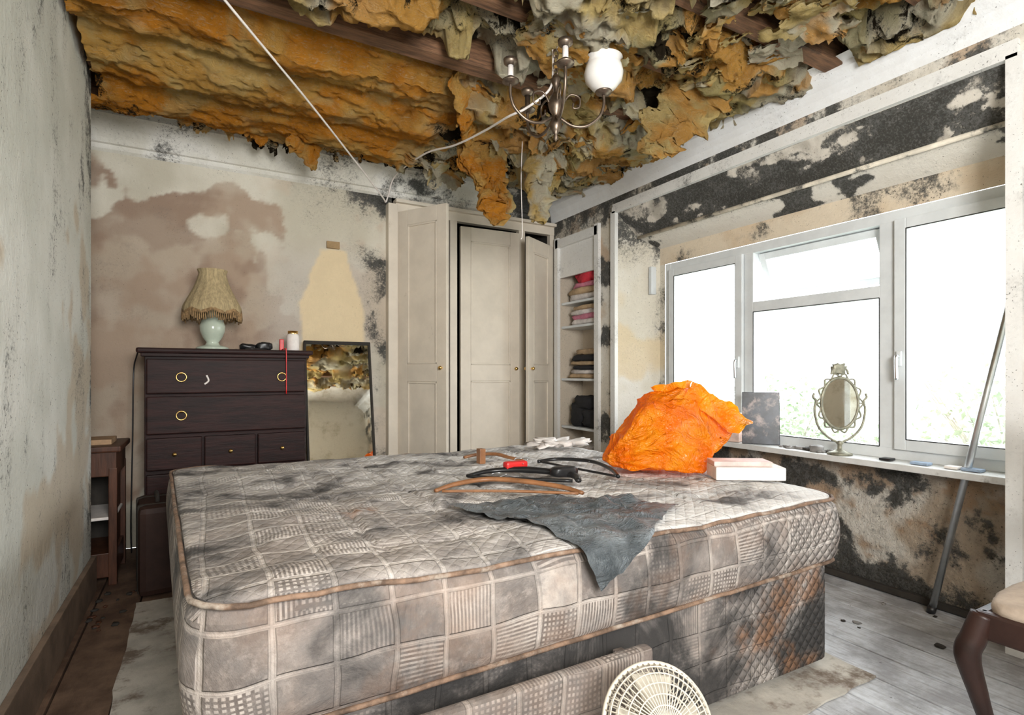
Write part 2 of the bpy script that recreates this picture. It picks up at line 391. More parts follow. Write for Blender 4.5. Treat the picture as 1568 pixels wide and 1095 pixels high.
# ------------------------------------------------------------ insulation
M_ins=NM('glass_wool_insulation'); a=M_ins
at=a.node('ShaderNodeAttribute',attribute_name='Col')
n1=a.noise(11,8,.80,None,1.0); n2=a.noise(60,6,.80,None,.8); n3=a.noise(4,4,.6); fib=a.noise(22,7,.82,a.map((1,4,3)),1.5)
col=at.outputs['Color']
c=a.mix(a.step(n1,.30,.54),a.mix(.45,col,(.38,.17,.035)),col)
c=a.mix(a.M('MULTIPLY',a.step(fib,.50,.70),.55),c,(1.0,.88,.60))
c=a.mix(a.M('MULTIPLY',a.step(n3,.55,.75),.25),c,(.95,.80,.50))
c=a.mix(a.step(a.M('ADD',a.M('MULTIPLY',n2,.4),a.M('ADD',a.M('MULTIPLY',n1,.6),a.M('MULTIPLY',at.outputs['Alpha'],.5))),.69,.78),c,(.04,.03,.018))
a.set(Base_Color=c,Roughness=1.0); a.b.inputs['Specular IOR Level'].default_value=.05
a.bump(a.M('ADD',a.M('ADD',n1,a.M('MULTIPLY',n2,.4)),a.M('MULTIPLY',fib,.6)),.055)
tl=a.node('ShaderNodeBsdfTranslucent'); a.put(tl.inputs[0],c); ms=a.node('ShaderNodeMixShader',{0:.15}); a.t.links.new(a.b.outputs[0],ms.inputs[1]); a.t.links.new(tl.outputs[0],ms.inputs[2]); a.t.links.new(ms.outputs[0],a.out.inputs[0])
M_ins=a.m
OR=(.96,.37,.04); YE=(.95,.72,.30); CR=(.95,.87,.66); OL=(.55,.48,.22)
def ins_col(x,y,z=2.5):
    n=fb(x,y,z,3,5); m=fb(x+9,y,z,2,4)
    o=sst(1.3,1.05,x+.15*n)*sst(2.15,2.35,y+.12*m)*sst(3.8,3.5,y+.15*n)
    c=lerp(YE,CR,sst(-.25,.25,n)); c=lerp(c,OL,.65*sst(.10,.4,m)); c=lerp(c,(.97,.47,.09),.85*sst(.10,.26,fb(x,y+4,z,2.6)))
    oc=lerp(OR,(.98,.54,.13),sst(-.2,.3,n)); oc=lerp(oc,(.60,.23,.03),.6*sst(.1,.4,m)); oc=lerp(oc,YE,.5*sst(.2,.4,fb(x,y+2,z,3.5)))
    c=lerp(c,oc,o)
    a=.08*(1-o)+.38*sst(.06,.38,fb(x,y,7,5))*(1-.6*o)
    a+=.40*sst(3.30,3.75,y)*sst(-.25,.15,n)+.3*sst(-.1,-.35,x)*sst(2.9,3.2,y)
    return (*c,a),o
b=MB('ceiling_insulation')
st=.0135; X0,X1,Y0,Y1=-1.25,2.60,-.6,3.84
nx=int((X1-X0)/st); ny=int((Y1-Y0)/st); vs=[];cc=[];fs=[]
for j in range(ny+1):
    for i in range(nx+1):
        x=X0+i*(X1-X0)/nx; y=Y0+j*(Y1-Y0)/ny
        col,o=ins_col(x,y)
        ph=((y-1.07)/.42)%1.0; bb=math.sin(math.pi*ph)**.55
        n=fb(x,y,0,1.8,3); n7=fb(x*.7,y,5,4.5,5); r=abs(n7); r2=fb(x*.7,y,6,11,5); r3=fb(x,y,8,34,4)
        cover=sst(-.15,.35,fb(x,y,21,2.2,3))
        sup=0
        if 2.12<y<2.5: cover=0 if x<1.45 else cover*sst(1.45,1.8,x); sup=sst(.13,.05,abs(y-2.33))*sst(1.7,1.4,x)
        elif y>=2.5 and x<1.5: cover=1.0
        if 1.3<y<1.7 and x>1.9: cover*=.2; sup=sst(.13,.05,abs(y-1.49))*sst(1.8,2.0,x)
        cover=max(0,min(1,cover))
        zt=2.56*(1-cover)+2.485*cover
        sag=(.062+.04*n)
        zr=zt-sag*bb
        rough=(1-o)*(.13*r+.030*r2-.01)+o*(.030*r+.018*r2)
        lay=sst(.02,.05,fb(x,y,31,3.2,5))*.035+sst(.0,.04,fb(x,y,41,6,5))*.018
        z=zr-rough-lay*(1-o)-.010*r3
        tear=sst(.18,.27,fb(x+4,y,1,2.5,5))*(1-o); z+=tear*.10
        z+=sup*(2.60-z)
        z=z*(1-sst(3.5,3.84,y))+(2.565-.05*max(0,fb(x,y,4,6)))*sst(3.5,3.84,y)
        lo=2.385+.045*sst(2.2,2.5,x)
        z=max(z,lo+.02*r2)
        dx=.045*fb(x,y,12,7)*(1-o*.6); dy=.045*fb(x,y,15,7)*(1-o*.7)
        vs.append((min(2.59,x+dx),min(3.87,y+dy),min(z,2.68)))
        cc.append((*col[:3],col[3]+.30*tear))  # shade of the torn gaps is painted darker into the wool colour
keep=lambda x,y: not (x<XL+.02 and y<YA+.02)
for j in range(ny):
    for i in range(nx):
        q=j*(nx+1)+i
        if all(keep(vs[k][0],vs[k][1]) for k in (q,q+1,q+nx+2,q+nx+1)): fs.append((q,q+nx+1,q+nx+2,q+1))
b.add(vs,fs,M_ins,True,None,cc)
def rag(cx,cy,z,s,asp,rot,droop,seed,thick=.03,dk=0):
    """a torn slab of wool that has peeled away from the batt along one side"""
    n=24; vs=[];cc=[];fs=[]; ok=[]
    ca_,sa_=math.cos(rot),math.sin(rot)
    for L_ in (0,1):
        for j in range(n+1):
            for i in range(n+1):
                u=i/n*2-1; v=j/n*2-1
                e=math.hypot(u,v)+.75*fb(u+seed,v,seed,1.3,5)
                lx=u*s; ly=v*s*asp; h=(u+1)/2
                zz=z-droop*h*h-.026*fb(lx+seed,ly,seed,9,4)-.010*fb(lx+seed,ly,seed,30,3)-.05*abs(fb(lx,ly+seed,0,4,3))*h
                lx-=droop*h*h*.5
                zz+=L_*thick*max(0,1-e*.9)
                x=cx+lx*ca_-ly*sa_; y=cy+lx*sa_+ly*ca_
                vs.append((min(x,2.60),min(y,3.86),zz)); ok.append(e<.92); c_,o=ins_col(x,y,2.5+seed*.1)
                cc.append((*c_[:3],.04+dk+c_[3]*.6+.14*sst(.6,.92,e)))
    for L_ in (0,1):
        for j in range(n):
            for i in range(n):
                q=L_*(n+1)**2+j*(n+1)+i; I=(q,q+1,q+n+2,q+n+1)
                if all(ok[k] for k in I): fs.append(I if L_ else I[::-1])
    b.add(vs,fs,M_ins,True,None,cc)
for k in range(95):
    x,y=ru(1.1,2.45),ru(.6,3.6)
    if y<1.9 and x>2.2 and rnd()<.5: continue
    if 2.2<y<2.46 and x<1.4: continue
    rag(x,y,2.47+ru(-.02,.03),ru(.08,.22),ru(.4,1.0),ru(-.6,.6)+random.choice([0,math.pi]),ru(.0,.10),k*1.7,.04)
for k in range(30):
    rag(ru(-.4,1.2),ru(3.30,3.70),2.50,ru(.05,.14),ru(.4,.8),math.pi/2+ru(-.6,.6),ru(.02,.08),90+k*1.7,.03,.20)
for k in range(26):
    rag(ru(1.15,2.2),ru(2.5,3.4),2.42,ru(.06,.14),ru(.4,.9),ru(0,6.28),ru(.05,.17),190+k*1.7,.03,.05)
def hang(P,R,fl,base,nz=.03,alpha=.1,seed=0,up=(0,1,0),n=28):
    def cf(p):
        q=fb(p.x,p.y,p.z,7,4); return (*lerp(base[0],base[1],sst(-.25,.25,q)),alpha+.2*sst(.1,.4,fb(p.x,p.y,p.z,12)))
    b.tube(P,R,M_ins,n=n,k=16,flat=fl,nz=nz,cols=cf,up=up,seed=seed)
OO=(OR,(.98,.56,.15)); YY=(YE,CR)
hang([(1.03,2.40,2.48),(1.13,2.50,2.42),(1.24,2.68,2.400),(1.33,2.85,2.38),(1.37,2.89,2.26),(1.41,2.87,2.14)],[.05,.065,.07,.075,.08,.04],(.28,1),OO,.03,0,seed=1)
hang([(1.36,2.92,2.44),(1.43,2.9,2.28),(1.49,2.86,2.12),(1.50,2.84,1.98),(1.51,2.84,1.92)],[.09,.11,.10,.06,.015],(.28,1),OO,.05,0,seed=2)
hang([(1.52,2.86,2.42),(1.50,2.88,2.2),(1.56,2.86,2.08),(1.55,2.86,2.0)],[.07,.05,.04,.015],(.3,1),(OR,YE),.04,0,seed=3)
hang([(1.75,2.72,2.46),(1.73,2.72,2.25),(1.70,2.71,2.08),(1.68,2.70,1.93)],[.07,.075,.085,.04],(.5,1),((.92,.64,.22),CR),.04,0,seed=4)
hang([(2.18,1.90,2.53),(2.12,1.93,2.42),(2.02,1.99,2.30),(1.97,2.02,2.20),(1.93,2.05,2.14)],[.16,.16,.13,.10,.03],(.2,1),((.97,.52,.14),YE),.045,0,seed=5,up=(.5,.87,0))
hang([(.45,3.40,2.47),(.52,3.48,2.44),(.58,3.55,2.38),(.61,3.58,2.33)],[.07,.08,.06,.015],(.35,1),OO,.035,0,seed=6)
b.done()

# ------------------------------------------------------------ window
b=MB('window_1'); xm=XI+.035
def fr(y0,y1,z0,z1,w,dx,t,M=None):
    cy,cz=(y0+y1)/2,(z0+z1)/2
    b.box((dx,y0+w/2,cz),(t,w,z1-z0),M_white,M); b.box((dx,y1-w/2,cz),(t,w,z1-z0),M_white,M)
    b.box((dx,cy,z0+w/2),(t-.002,y1-y0-2*w+.002,w),M_white,M); b.box((dx,cy,z1-w/2),(t-.002,y1-y0-2*w+.002,w),M_white,M)
fr(WY0,WY1,WZ0,WZ1,.055,xm,.07)
ya,yb_=1.42,2.19
b.box((xm,ya,(WZ0+WZ1)/2),(.07,.07,WZ1-WZ0-.1),M_white); b.box((xm,yb_,(WZ0+WZ1)/2),(.07,.06,WZ1-WZ0-.1),M_white)
b.box((xm,(ya+yb_)/2,1.45),(.07,yb_-ya-.06,.06),M_white)
fr(yb_+.035,WY1-.05,WZ0+.05,WZ1-.05,.05,xm-.025,.06)
fr(WY0+.05,ya-.04,WZ0+.05,WZ1-.05,.05,xm-.025,.06)
Mt=Matrix.Translation((xm+.02,0,WZ1-.05))@Matrix.Rotation(math.radians(-24),4,'Y')@Matrix.Translation((-xm-.02,0,-(WZ1-.05)))
fr(ya+.04,yb_-.035,1.49,WZ1-.055,.04,xm+.02,.04,Mt)
b.box((xm,2.53,(WZ0+WZ1)/2),(.006,.52,1.0),M_glass,bev=0);b.box((xm,1.1,(WZ0+WZ1)/2),(.006,.5,1.0),M_glass,bev=0);b.box((xm,1.8,1.05),(.006,.68,.72),M_glass,bev=0)
b.box((xm+.02,1.8,1.63),(.006,.62,.2),M_glass,Mt,bev=0)
M_seal=simple('rubber_seal',(.05,.05,.05),.6)
for (y0,y1,z0,z1,xx) in ((yb_+.085,WY1-.10,WZ0+.10,WZ1-.10,xm-.052),(WY0+.10,ya-.09,WZ0+.10,WZ1-.10,xm-.052),(yb_-.03,ya+.035,WZ0+.055,1.42,xm-.034)):
    for (pa,pb) in (((xx,y0,z0),(xx,y1,z0)),((xx,y0,z1),(xx,y1,z1)),((xx,y0,z0),(xx,y0,z1)),((xx,y1,z0),(xx,y1,z1))): b.tube([pa,pb],.003,M_seal,smoothpath=False,n=6)
for y in (yb_+.06,ya-.065):
    b.box((xm-.06,y,1.12),(.015,.022,.07),M_white); b.tube([(xm-.07,y,1.13),(xm-.085,y,1.13),(xm-.088,y,1.10),(xm-.085,y,1.02)],.008,M_steel)
b.done()
b=MB('window_sill'); b.box((XI-.055,(YI[0]+YI[1])/2,WZ0-.015),(.17,YI[1]-YI[0]-.12,.03),simple('dirty_white_sill',(.64,.64,.62),.5,0,.1,8,.002,dirt=((.2,.18,.15),9,.60))); b.done()

# ------------------------------------------------------------ cupboard doors
M_door=simple('cream_door_paint',(.68,.61,.51),.5,0,.06,5,.001,dirt=((.42,.34,.26),6,.66))
def door(name,hx,hy,ang,w,h,flip=1):
    b=MB(name); M=T(hx,hy,.06,ang); t=.03; s=.085; mid=.93
    def bx(x0,x1,z0,z1,y=0,th=t,bev=.004): b.box(((x0+x1)/2*flip,y,(z0+z1)/2),(x1-x0,th,z1-z0),M_door,M,bev)
    bx(0,s,0,h); bx(w-s,w,0,h); bx(s,w-s,h-.11,h); bx(s,w-s,mid,mid+.13); bx(s,w-s,0,.2)
    for z0,z1 in ((.2,mid),(mid+.13,h-.11)):
        bx(s-.005,w-s+.005,z0-.005,z1+.005,0,.012,0)
        for yy in (-.011,.011):
            bx(s,s+.014,z0,z1,yy,.012,.004); bx(w-s-.014,w-s,z0,z1,yy,.012,.004); bx(s,w-s,z0,z0+.014,yy,.012,.004); bx(s,w-s,z1-.014,z1,yy,.012,.004)
    for sg in (-1,1):
        Mk=M@Matrix.Translation(((w-.04)*flip,sg*.015,1.03))@Matrix.Rotation(-sg*math.pi/2,4,'X')
        b.lathe([(0.0,.03),(.012,.028),(.015,.02),(.008,.01),(.007,-.002)],M_brass,Mk,12)
    b.done()
door('door_1',1.275,3.965,math.radians(-59),.44,2.19)
door('door_2',1.765,3.965,math.radians(-3),.52,2.15)
door('door_3',2.615,3.95,math.radians(30),.43,2.08,-1)
b=MB('cupboard_frame')
for x in (1.265,1.71,2.33,2.63): b.box((x,YB-.012,1.14),(.04 if x in(1.265,2.63) else .06,.05,2.27),M_door)
b.box((1.95,YB-.012,2.28),(1.41,.06,.07),M_door); b.box((1.95,YB-.03,2.325),(1.43,.10,.025),M_door)
b.box((1.215,YB-.03,1.15),(.07,.08,2.3),M_door)
b.done()

# ------------------------------------------------------------ bed
A,B,C,D=V((-.02,1.15,0)),V((1.98,1.115,0)),V((1.91,2.85,0)),V((-.13,2.93,0))
def quad(u,v,q=(A,B,C,D)): return (q[0]*(1-u)+q[1]*u)*(1-v)+(q[3]*(1-u)+q[2]*u)*v
def outline(r,N,inset=0,q=(A,B,C,D)):
    W,L=1.97,1.76; pts=[]
    hw,hl=W/2-inset,L/2-inset
    cs=[(hw-r,-hl+r,-90),(hw-r,hl-r,0),(-hw+r,hl-r,90),(-hw+r,-hl+r,180)]
    raw=[]
    for cx,cy,a0 in cs:
        for k in range(9):
            a=math.radians(a0+90*k/8); raw.append(V((cx+r*math.cos(a),cy+r*math.sin(a),0)))
    raw.append(raw[0]); Ls=[0]
    for i in range(1,len(raw)): Ls.append(Ls[-1]+(raw[i]-raw[i-1]).length)
    i=0
    for k in range(N):
        t=Ls[-1]*k/N
        while Ls[i+1]<t: i+=1
        f=(t-Ls[i])/(Ls[i+1]-Ls[i]); p=raw[i].lerp(raw[i+1],f)
        pts.append((p.x/W+.5,p.y/L+.5))
    return pts
def topz(x,y):
    u=(x)/1.95; v=(y-1.13)/1.75
    e=min(u,1-u,v,1-v); 
    z=.622-.014*math.sin(math.pi*min(1,max(0,u)))+.012*fb(x,y,0,3)+.009*fb(x,y,2,8)*sst(0,.1,e)
    z-=.012*sst(.035,.0,abs(((x+.03*fb(x,y,1,3))/.26)%1-.5))*sst(.03,.15,e)
    z-=.008*sst(.05,.0,abs(((y+.03*fb(x,y,5,3))/.30)%1-.5))*sst(.03,.15,e)
    z+=.012*sst(.0,.07,e)
    return z
def botz(x): return .345+.045*x/1.95
def pat_material(name,mouldk):
    a=NM(name); uv=a.node('ShaderNodeSeparateXYZ'); a.t.links.new(a.tc.outputs['UV'],uv.inputs[0])
    at=a.node('ShaderNodeAttribute',attribute_name='Col'); sc=a.node('ShaderNodeSeparateColor'); a.t.links.new(at.outputs['Color'],sc.inputs[0])
    wob=a.M('MULTIPLY',a.M('SUBTRACT',a.noise(3,2),.5),.05)
    cu=a.M('DIVIDE',a.M('ADD',uv.outputs[0],wob),.118); cv=a.M('DIVIDE',a.M('ADD',uv.outputs[1],wob),.100)
    iu,iv=a.M('FLOOR',cu),a.M('FLOOR',cv); fu,fv=a.M('SUBTRACT',cu,iu),a.M('SUBTRACT',cv,iv)
    cb=a.node('ShaderNodeCombineXYZ',{0:iu,1:iv}); wn=a.node('ShaderNodeTexWhiteNoise',noise_dimensions='2D'); a.t.links.new(cb.outputs[0],wn.inputs[0])
    r=wn.outputs[0]; r2=a.M('FRACT',a.M('MULTIPLY',r,7.31))
    def sinl(f,k): return a.step(a.M('SINE',a.M('MULTIPLY',f,6.2832*k)),-.6,.4)
    vl=sinl(fu,13); hl=sinl(fv,10); dots=a.M('SUBTRACT',1.,a.M('MULTIPLY',sinl(fu,9),sinl(fv,8)))
    def sel(lo,hi): return a.M('MULTIPLY',a.M('GREATER_THAN',r,lo),a.M('LESS_THAN',r,hi))
    wv=a.M('ADD',a.M('MULTIPLY',vl,sel(.46,.62)),a.M('ADD',a.M('MULTIPLY',hl,sel(.62,.77)),a.M('MULTIPLY',dots,sel(.77,.98))))
    wv=a.M('ADD',wv,a.M('MULTIPLY',sel(-.1,.46),a.M('ADD',.60,a.M('MULTIPLY',a.noise(60,5,.7),.5))))
    eu=a.M('MINIMUM',fu,a.M('SUBTRACT',1.,fu)); ev=a.M('MINIMUM',fv,a.M('SUBTRACT',1.,fv)); e=a.M('MINIMUM',eu,ev)
    inn=a.step(e,.04,.07); wv=a.M('MULTIPLY',wv,inn)
    ln=a.M('MULTIPLY',a.step(e,.01,.025),a.M('SUBTRACT',1.,a.step(e,.03,.045))); wv=a.M('MAXIMUM',wv,a.M('MULTIPLY',ln,.45))
    wear=a.step(a.noise(28,5,.75),.30,.55); wv=a.M('MULTIPLY',wv,a.M('ADD',.50,a.M('MULTIPLY',wear,.50)))
    wv=a.M('MULTIPLY',wv,sc.outputs[0])
    fade=a.step(a.noise(2.3,5,.65),.30,.55); wv=a.M('MULTIPLY',wv,a.M('ADD',.50,a.M('MULTIPLY',fade,.50)))
    base=a.mix(a.step(a.noise(5,6,.7),.3,.7),(.36,.295,.25),(.58,.52,.47))
    base=a.mix(a.M('SUBTRACT',1.0,sc.outputs[0]),base,(.76,.75,.73))
    c=a.mix(wv,base,a.mix(r2,(.09,.072,.063),(.16,.13,.115)))
    n=a.noise(4.5,8,.72,None,.6); m1=a.noise(38,5,.7)
    mv=a.M('ADD',a.M('ADD',a.M('MULTIPLY',n,.85),a.M('MULTIPLY',m1,.15)),a.M('MULTIPLY',at.outputs['Alpha'],.5))
    c=a.mix(a.M('MULTIPLY',a.step(mv,.48,.80),.70),c,(.14,.13,.125))
    c=a.mix(a.M('MULTIPLY',a.step(mv,.68,.92),mouldk),c,(.03,.028,.027))
    c=a.mix(a.M('MULTIPLY',sc.outputs[1],a.step(a.noise(12,5,.7),.35,.6)),c,(.30,.14,.06))
    a.set(Base_Color=c,Roughness=.85)
    q1=a.M('SINE',a.M('MULTIPLY',a.M('ADD',uv.outputs[0],uv.outputs[1]),75)); q2=a.M('SINE',a.M('MULTIPLY',a.M('SUBTRACT',uv.outputs[0],uv.outputs[1]),75))
    q=a.M('MULTIPLY',a.M('POWER',a.M('ABSOLUTE',a.M('MULTIPLY',q1,q2)),.5),sc.outputs[2])
    a.bump(a.M('ADD',q,a.M('ADD',a.M('MULTIPLY',n,1.2),a.M('MULTIPLY',inn,.3))),.012)
    return a.m
M_matt=pat_material('mattress_ticking',.88); M_divan=pat_material('divan_ticking',.95)
M_pipe=simple('stained_piping',(.19,.12,.08),.8,0,.55,22,.003,dirt=((.40,.34,.28),7,.52))
def uvf(co,nm):
    if abs(nm.z)>.6: return (co.x,co.y)
    if abs(nm.y)>abs(nm.x): return (co.x,co.z+.03)
    return (co.y+.06,co.z+.03)
b=MB('mattress'); N=360
def mring(inset,fz):
    out=[]
    for (u,v) in outline(.09,N,inset):
        p=quad(u,v); out.append((p.x,p.y,fz(p.x,p.y)))
    return out
vs=[];cc=[];fs=[]
H_=[0,.03,.1,.2,.35,.5,.65,.8,.9,.96,1.0]
prof=[]
for t in H_:
    bul=-.012-.016*math.sin(math.pi*t)
    if t in(0,1.0): bul=.0
    if t in(.03,.96): bul=-.004
    prof.append((bul+.012,t))
def side_col(x,y,z):
    right=sst(1.3,1.75,x)
    a=.22+.50*sst(.3,1.2,x)*sst(-.3,.25,fb(x,y,z,2.5,5))+.36*sst(.0,.4,fb(x,y,z,4,5))
    return (1.0-.30*right,.25*sst(.05,.0,z-botz(x))+.15*sst(.1,.3,fb(x,y,z+4,5)),right,a)
def top_col(x,y,z):
    pat=.55*sst(1.3,.2,x)+.14; pat*=.6+.6*sst(2.5,1.3,y)
    a=.06+.36*sst(-.10,.35,fb(x,y*1.6,3,2.6,5))+.30*sst(.0,.4,fb(x,y,8,6,5))-.10*sst(1.0,1.5,x)
    return (pat,.8*sst(.09,.03,math.hypot(x-.42,y-1.72))*sst(-.2,.2,fb(x,y,0,20)),.2,a)
for ins,t in prof:
    for p in mring(ins,lambda x,y:botz(x)+(topz(x,y)-.012-botz(x))*t):
        vs.append(p); cc.append(side_col(*p))
K=len(prof)
for q,ins in enumerate([.008,.022,.04,.06]):
    for (u,v) in outline(.09,N,ins):
        p=quad(u,v); z=topz(p.x,p.y)+(-.004 if q==0 else 0); vs.append((p.x,p.y,z)); cc.append(top_col(p.x,p.y,z))
K+=4
base=outline(.09,N,.06)
NR=70
for q in range(1,NR+1):
    s=1-q/NR*.995
    for (u,v) in base:
        uu=.5+(u-.5)*s; vv=.5+(v-.5)*s
        p=quad(uu,vv); z=topz(p.x,p.y); vs.append((p.x,p.y,z)); cc.append(top_col(p.x,p.y,z))
K+=NR
for k in range(K-1):
    for i in range(N):
        j=(i+1)%N; fs.append((k*N+i,k*N+j,(k+1)*N+j,(k+1)*N+i))
fs.append([(K-1)*N+i for i in range(N)]); fs.append([i for i in range(N)][::-1])
b.add(vs,fs,M_matt,True,None,cc)
for zf in (lambda x,y: topz(x,y)-.009, lambda x,y: botz(x)+.008):
    pts=[]
    for (u,v) in outline(.09,180,.0):
        p=quad(u,v); pts.append((p.x,p.y,zf(p.x,p.y)+.003*fb(p.x,p.y,1,8)))
    b.tube(pts,.0062,M_pipe,closed=True,smoothpath=False,n=8)
b.done(uv=uvf)
b=MB('divan_base'); vs=[];cc=[];fs=[]
N=300
def dcol(x,y,z):
    a=.28+.55*sst(-.25,.25,fb(x,y,z,2.6,5))+.35*sst(.16,.05,abs(x-1.62+.1*fb(x,y,z,6)))*sst(.05,.15,z)
    return (1.0-.30*sst(1.4,1.7,x),.6*sst(.1,.3,fb(x,y+3,z,4))*sst(1.3,1.5,x),sst(1.3,1.6,x),a)
lv=[(.012,.035),(0.0,.045)]+[(-.001,.045+.02*k) for k in range(1,15)]+[(0,-1),(.03,-2)]
for ins,t in lv:
    for (u,v) in outline(.05,N,ins+.03):
        p=quad(u,v); zt=botz(p.x)-.004; z=zt-.003 if t==-1 else (zt if t==-2 else min(t,zt-.004)); p2=(p.x,p.y,z); vs.append(p2); cc.append(dcol(*p2))
for k in range(len(lv)-1):
    for i in range(N):
        j=(i+1)%N; fs.append((k*N+i,k*N+j,(k+1)*N+j,(k+1)*N+i))
fs.append([(len(lv)-1)*N+i for i in range(N)]); fs.append(list(range(N))[::-1])
b.add(vs,fs,M_divan,False,None,cc)
nd=len(vs)
b.box((.52,1.035,.205),(.92,.035,.325),M_divan,None,.012); b.box((.08,1.09,.19),(.03,.09,.26),M_divan); b.box((.96,1.09,.19),(.03,.09,.26),M_divan); b.box((.52,1.1,.08),(.88,.1,.012),M_wood)
for (x,y) in ((.1,1.25),(1.85,1.22),(1.8,2.7),(0,2.8)): b.box((x,y,.028),(.05,.05,.024),M_black)
o=b.done(uv=uvf)
ca=o.data.color_attributes['Col'];
for i in range(nd,len(o.data.vertices)): ca.data[i].color=(1,.1,0,.34)
b=MB('carpet_underlay')
M_und=simple('stained_underlay',(.44,.41,.36),.95,0,.2,6,.004,dirt=((.16,.12,.09),5,.50))
b.patch((-.24,.98,.012),(2.02,1.03,.012),(1.98,3.0,.012),(-.26,3.0,.012),M_und,.05,None,lambda p:p+V((.012*fb(p.x,p.y,0,6),.012*fb(p.x,p.y,3,6),-.002+.001*fb(p.x,p.y,0,5))))
o=b.done(); sm=o.modifiers.new('s','SOLIDIFY'); sm.thickness=.007; sm.offset=-1

# ------------------------------------------------------------ things on the bed
M_bag=NM('orange_plastic_film'); a=M_bag
n=a.noise(7,5,.6); c=a.mix(a.step(n,.35,.65),(.92,.19,.004),(1.0,.36,.010))
cr1=a.M('ABSOLUTE',a.M('SUBTRACT',a.noise(7,4,.55,None,1.5),.5)); cr2=a.M('ABSOLUTE',a.M('SUBTRACT',a.noise(19,4,.6,None,1.0),.5))
a.set(Base_Color=c,Roughness=.22); a.bump(a.M('ADD',cr1,a.M('MULTIPLY',cr2,.35)),.06)
tl=a.node('ShaderNodeBsdfTranslucent',{'Color':(1.0,.42,.015)}); ms=a.node('ShaderNodeMixShader',{0:.42}); a.t.links.new(a.b.outputs[0],ms.inputs[1]); a.t.links.new(tl.outputs[0],ms.inputs[2]); a.t.links.new(ms.outputs[0],a.out.inputs[0]); M_bag=a.m
r_=V((.871,-.491,0)); f_=V((.491,.871,0)); O=V((1.76,1.72,.645))
def W(a_,d,z): return O+r_*a_+f_*d+V((0,0,z))
pts=[W(-.31,-.02,.03),(W(-.28,.05,.06)),W(-.20,-.13,.0),W(-.05,-.16,.0),W(.10,-.14,.0),W(.19,-.05,.05),W(-.15,.14,.0),W(.10,.13,.0),
     W(.29,-.02,.18),W(.28,.06,.20),W(.20,-.09,.14),W(-.26,-.08,.10),W(-.13,-.10,.26),W(-.11,.05,.32),W(.02,-.02,.345),W(.06,.07,.34),W(.15,-.04,.30),W(-.15,.1,.22),W(.2,.1,.24),W(-.02,-.14,.22)]
bm=bmesh.new()
for p in pts: bm.verts.new(p)
bmesh.ops.convex_hull(bm,input=bm.verts[:])
me=bpy.data.meshes.new('tmp'); bm.to_mesh(me); bm.free()
ob=bpy.data.objects.new('tmp',me); bpy.context.scene.collection.objects.link(ob)
md=ob.modifiers.new('r','REMESH'); md.mode='VOXEL'; md.voxel_size=.008
md=ob.modifiers.new('s','SMOOTH'); md.iterations=6
dg=bpy.context.evaluated_depsgraph_get(); em=ob.evaluated_get(dg).to_mesh()
vv=[v.co.copy() for v in em.vertices]; nn=[v.normal.copy() for v in em.vertices]; ff=[list(p.vertices) for p in em.polygons]
bpy.data.objects.remove(ob)
b=MB('orange_plastic_bag'); ov=[]
def crease(p,s,o=2): return (1-min(1,abs(fb(p.x,p.y,p.z,s,o))*3.2))**2
for p,nr in zip(vv,nn):
    d=-.030*abs(fb(p.x+2,p.y,p.z,3.2,2))*1.6+.014*crease(p,4.5)+.006*crease(p+V((3,1,2)),10)
    q=p-W(-.31,-.02,.03); an=math.atan2(q.z,max(.01,r_.dot(q))); rr=q.length
    d+=.010*math.sin(an*16+4*fb(p.x,p.y,p.z,4,2))*sst(.0,.12,rr)*sst(.5,.2,rr)
    p=p+nr*d; p.z=max(p.z,.645); ov.append(p)
b.add(ov,ff,M_bag,True)
def sheet(P,nz=.012,n=22):
    a_,b_,c_,d_=P; vs=[];fs=[]
    for j in range(n+1):
        for i in range(n+1):
            u=i/n;w=j/n; p=(a_*(1-u)+b_*u)*(1-w)+(d_*(1-u)+c_*u)*w
            p=p+V((fb(p.x,p.y,p.z,8),fb(p.x+3,p.y,p.z,8),fb(p.x,p.y+3,p.z,8)))*nz+f_*.012*math.sin(u*14)*w; vs.append(p)
    for j in range(n):
        for i in range(n): o=j*(n+1)+i; fs.append((o,o+1,o+n+2,o+n+1))
    b.add(vs,fs,M_bag,True)
sheet([W(.02,-.07,.29),W(.25,-.10,.16),W(.35,-.03,.20),W(.07,-.05,.37)],.02)
sheet([W(-.06,.0,.30),W(.06,-.01,.32),W(.10,.02,.37),W(-.09,.03,.355)],.015)
sheet([W(.06,.05,.33),W(.24,.05,.22),W(.33,.0,.235),W(.12,.06,.36)],.02)
b.done()
M_gp=NM('grey_plastic_sheet'); a=M_gp
a.set(Base_Color=a.mix(a.step(a.noise(10,5),.3,.7),(.075,.09,.10),(.20,.225,.24)),Roughness=.28); a.bump(a.M('ABSOLUTE',a.M('SUBTRACT',a.noise(14,6,.65,None,1.5),.5)),.06); M_gp=a.m
b=MB('grey_plastic_sheet'); n=70; vs=[];fs=[]
q=(V((.86,1.015,0)),V((1.33,1.27,0)),V((1.10,1.58,0)),V((.68,1.62,0)))
for j in range(n+1):
    for i in range(n+1):
        p=quad(i/n,j/n,q); x=p.x+.02*fb(p.x,p.y,0,5); y=p.y+.02*fb(p.x,p.y,4,5); ye=1.135
        w=.008+.020*abs(fb(x,y,0,6,3))+.006*abs(fb(x,y,2,18,2))
        if y>ye: P=(x,y,topz(x,y)+w)
        else:
            s=ye-y; R_=.03
            if s<R_*1.57: a_=s/R_; P=(x,ye-math.sin(a_)*R_-w*math.sin(a_),topz(x,ye)+w*math.cos(a_)-R_*(1-math.cos(a_)))
            else: P=(x,ye-R_-w,topz(x,ye)-R_-(s-R_*1.57))
        vs.append(P)
for j in range(n):
    for i in range(n): o=j*(n+1)+i; fs.append((o,o+1,o+n+2,o+n+1))
